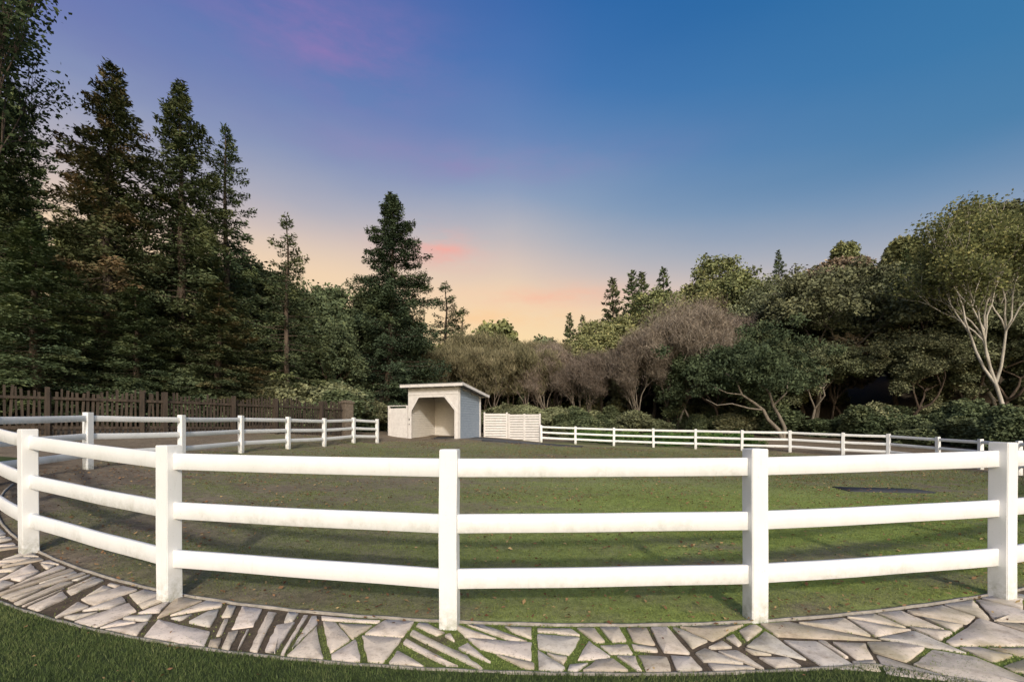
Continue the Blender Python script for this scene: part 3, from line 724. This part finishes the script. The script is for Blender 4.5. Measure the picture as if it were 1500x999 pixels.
ug=bpy.data.objects.new('undergrowth',None); COL.objects.link(ug); k=0
def bush(me,x,y,s,sq=.8):
    global k; k+=1
    add_obj(f'shrub_{k}',me,(x,y,z1(x,y)-.15),rng.uniform(0,6.28),(s*rng.uniform(.85,1.3),s*rng.uniform(.85,1.3),s*sq*rng.uniform(.8,1.25)),ug)
for i in range(54):
    t=rng.random(); x=4+t*30; y=33.5-t*6+rng.uniform(0,5)-max(0,x-20)*.35
    if math.hypot(x-3.5,y-16)<17.2: continue
    if 10.5<x<20 and y<32.6: continue
    bush(shrubA if rng.random()<.7 else shrubB,x,y,rng.uniform(.5,1.0))
for i in range(20): bush(shrubA if i%4 else shrubB,rng.uniform(22.5,34),rng.uniform(20,33)+1,rng.uniform(.5,.9))
for i in range(30):
    t=rng.random(); x=-22+t*12; y=12+t*13+rng.uniform(2,5.5); bush(shrubA if rng.random()<.8 else shrubB,x,y,rng.uniform(.55,1.1))
for i in range(12): bush(shrubB if i%2 else shrubA,rng.uniform(-13,-10.5),rng.uniform(28,34),rng.uniform(.7,1.1))
for i in range(14): bush(shrubB,rng.uniform(-4,8),rng.uniform(35,38),rng.uniform(.7,1.1))
iv=bpy.data.objects.new('ivy_ground_cover',None); COL.objects.link(iv)
for i in range(34):
    t=i/33; x=4.2+t*11; y=31.9-t*4.4+rng.uniform(-.1,1.0)
    if x>9: y+=.3
    add_obj(f'ivy_{i+1}',ivy,(x,y,z1(x,y)-.12),rng.uniform(0,6.28),(.85,.85,rng.uniform(.6,1.0)),iv)
fo=bpy.data.objects.new('hillside_forest',None); COL.objects.link(fo)
hA=broad('hill_oak_mesh_a',8,4.0,M_oak,M_bark,4,50,.21,.8,.15,.75,3,.05)
hB=broad('hill_tree_mesh_b',9,3.2,M_olive,M_bark,4,50,.20,.55,.15,.65,3,.05,.6)
hC=broad('hill_oak_mesh_c',8,4.2,M_oakd,M_bark,4,48,.22,.8,.15,.8,3,.05)
hD=broad('hill_tree_mesh_d',7,3.4,M_brown,M_twig,4,26,.24,.6,.15,.8,3,.05,.5)
cnt=0
while cnt<310:
    d=rng.uniform(42,100); a=rng.uniform(-.9,.95); x=d*math.sin(a); y=d*math.cos(a)
    if y<38 and x<20: continue
    if x<-12 and rng.random()<.35: continue
    cnt+=1
    r_=rng.random()
    if x<-8: me=hC if r_<.5 else (hA if r_<.75 else hB)
    else: me=hA if r_<.32 else (hB if r_<.70 else (hC if r_<.74 else (hD if r_<.86 else conD)))
    s_=rng.uniform(.55,1.1)*(.85 if me is conD else 1)
    add_obj(f'tree_{cnt}',me,(x,y,z1(x,y)-.4),rng.uniform(0,6.28),(s_*1.1,s_*1.1,s_*rng.uniform(.85,1.25)),fo)

# ------------------------------------------------------------------ world
w=bpy.data.worlds.new("World"); scene.world=w; w.use_nodes=True; nt=w.node_tree; nt.nodes.clear()
out=N(nt,'ShaderNodeOutputWorld'); bg=N(nt,'ShaderNodeBackground')
tc=N(nt,'ShaderNodeTexCoord'); vec=tc.outputs['Generated']
sp=N(nt,'ShaderNodeSeparateXYZ'); nt.links.new(vec,sp.inputs[0]); X,Y,Zc=sp.outputs
wn=noise(nt,2.0,4,.5,vec=vec,stretch=(1,1,3))
xr=mth(nt,'MULTIPLY',mth(nt,'MAXIMUM',X,0.0),.20); xl=mth(nt,'MULTIPLY',mth(nt,'MINIMUM',X,0.0),.03)
fac=mth(nt,'ADD',mth(nt,'ADD',Zc,mth(nt,'ADD',xr,xl)),mth(nt,'MULTIPLY',mth(nt,'SUBTRACT',wn,.5),.06))
sky=ramp(nt,[(0,(.98,.72,.38)),(.20,(.96,.72,.42)),(.28,(.88,.66,.46)),(.34,(.68,.56,.50)),(.40,(.47,.47,.52)),(.47,(.28,.365,.52)),(.55,(.135,.25,.49)),(.63,(.060,.18,.45)),(.72,(.024,.125,.39)),(1,(.014,.07,.28))],fac)
sky=mixc(nt,mth(nt,'MULTIPLY',mth(nt,'MULTIPLY',mth(nt,'MAXIMUM',X,0.0),.95,True),ramp(nt,[(.25,(0,0,0)),(.42,(1,1,1))],Zc)),sky,(.040,.20,.37))
nl=noise(nt,1.8,5,.6,vec=vec,stretch=(1.2,1,3.0))
ml=mth(nt,'MULTIPLY',mth(nt,'SUBTRACT',.16,mth(nt,'MULTIPLY',X,1.2),True),ramp(nt,[(.32,(.35,.35,.35)),(.68,(.75,.75,.75))],nl))
sky=mixc(nt,mth(nt,'MULTIPLY',ml,ramp(nt,[(.34,(0,0,0)),(.52,(1,1,1))],Zc)),sky,(.17,.155,.42))
def wisp(cx,cz,wx,wz,seed,sc_=5):
    dx=mth(nt,'DIVIDE',mth(nt,'SUBTRACT',X,cx),wx); dz=mth(nt,'DIVIDE',mth(nt,'SUBTRACT',Zc,cz),wz)
    n_=noise(nt,sc_,6,.62,vec=vec,stretch=(1+seed*.1,1,4))
    d2=mth(nt,'ADD',mth(nt,'MULTIPLY',dx,dx),mth(nt,'MULTIPLY',dz,dz))
    g_=mth(nt,'POWER',2.718,mth(nt,'MULTIPLY',d2,-1.0))
    g_=mth(nt,'MULTIPLY',g_,ramp(nt,[(.38,(.05,.05,.05)),(.64,(1,1,1))],n_))
    return mth(nt,'MULTIPLY',g_,ramp(nt,[(.49,(0,0,0)),(.51,(1,1,1))],mth(nt,'ADD',mth(nt,'MULTIPLY',Y,.5),.5)))
sky=mixc(nt,wisp(-.155,.362,.085,.032,1),sky,(.90,.42,.36))
sky=mixc(nt,mth(nt,'MULTIPLY',wisp(.09,.275,.16,.022,3,4),.8),sky,(.94,.50,.36))
sky=mixc(nt,mth(nt,'MULTIPLY',wisp(-.05,.235,.25,.02,5,6),.7),sky,(.97,.62,.34))
sky=mixc(nt,mth(nt,'MULTIPLY',wisp(-.30,.62,.16,.055,2,4),.6),sky,(.34,.20,.47))
sky=mixc(nt,mth(nt,'MULTIPLY',wisp(-.08,.50,.28,.03,4,3),.6),sky,(.30,.25,.48))
ns=N(nt,'ShaderNodeTexSky',sky_type='NISHITA'); ns.sun_disc=False; ns.sun_elevation=math.radians(27); ns.sun_rotation=math.radians(180-9)
ns.air_density=1.2; ns.dust_density=3
nsc=N(nt,'ShaderNodeVectorMath',operation='SCALE'); nt.links.new(ns.outputs[0],nsc.inputs[0]); nsc.inputs['Scale'].default_value=.15
back=ramp(nt,[(.34,(1,1,1)),(.5,(0,0,0))],mth(nt,'ADD',mth(nt,'MULTIPLY',Y,.5),.5))
sky=mixc(nt,back,sky,nsc.outputs[0])
nt.links.new(sky,bg.inputs[0]); bg.inputs[1].default_value=1.0; nt.links.new(bg.outputs[0],out.inputs[0])

sl_=bpy.data.lights.new('sun','SUN'); sl_.energy=2.1; sl_.angle=math.radians(2.5); sl_.color=(1,.94,.85)
so=bpy.data.objects.new('sun',sl_); COL.objects.link(so)
el=math.radians(27); dv=Vector((-.16*math.cos(el),math.cos(el),-math.sin(el))); so.rotation_euler=dv.to_track_quat('-Z','Y').to_euler(); so.location=(5,-20,12)

cam=bpy.data.cameras.new('camera'); cam.lens=16; cam.sensor_width=36; cam.shift_y=.085; cam.clip_end=2000; cam.clip_start=.05
co=bpy.data.objects.new('camera',cam); co.location=(0,0,1.54); co.rotation_euler=(math.radians(90),0,0); COL.objects.link(co); scene.camera=co
scene.view_settings.view_transform='Standard'; scene.view_settings.look='None'; scene.view_settings.exposure=0
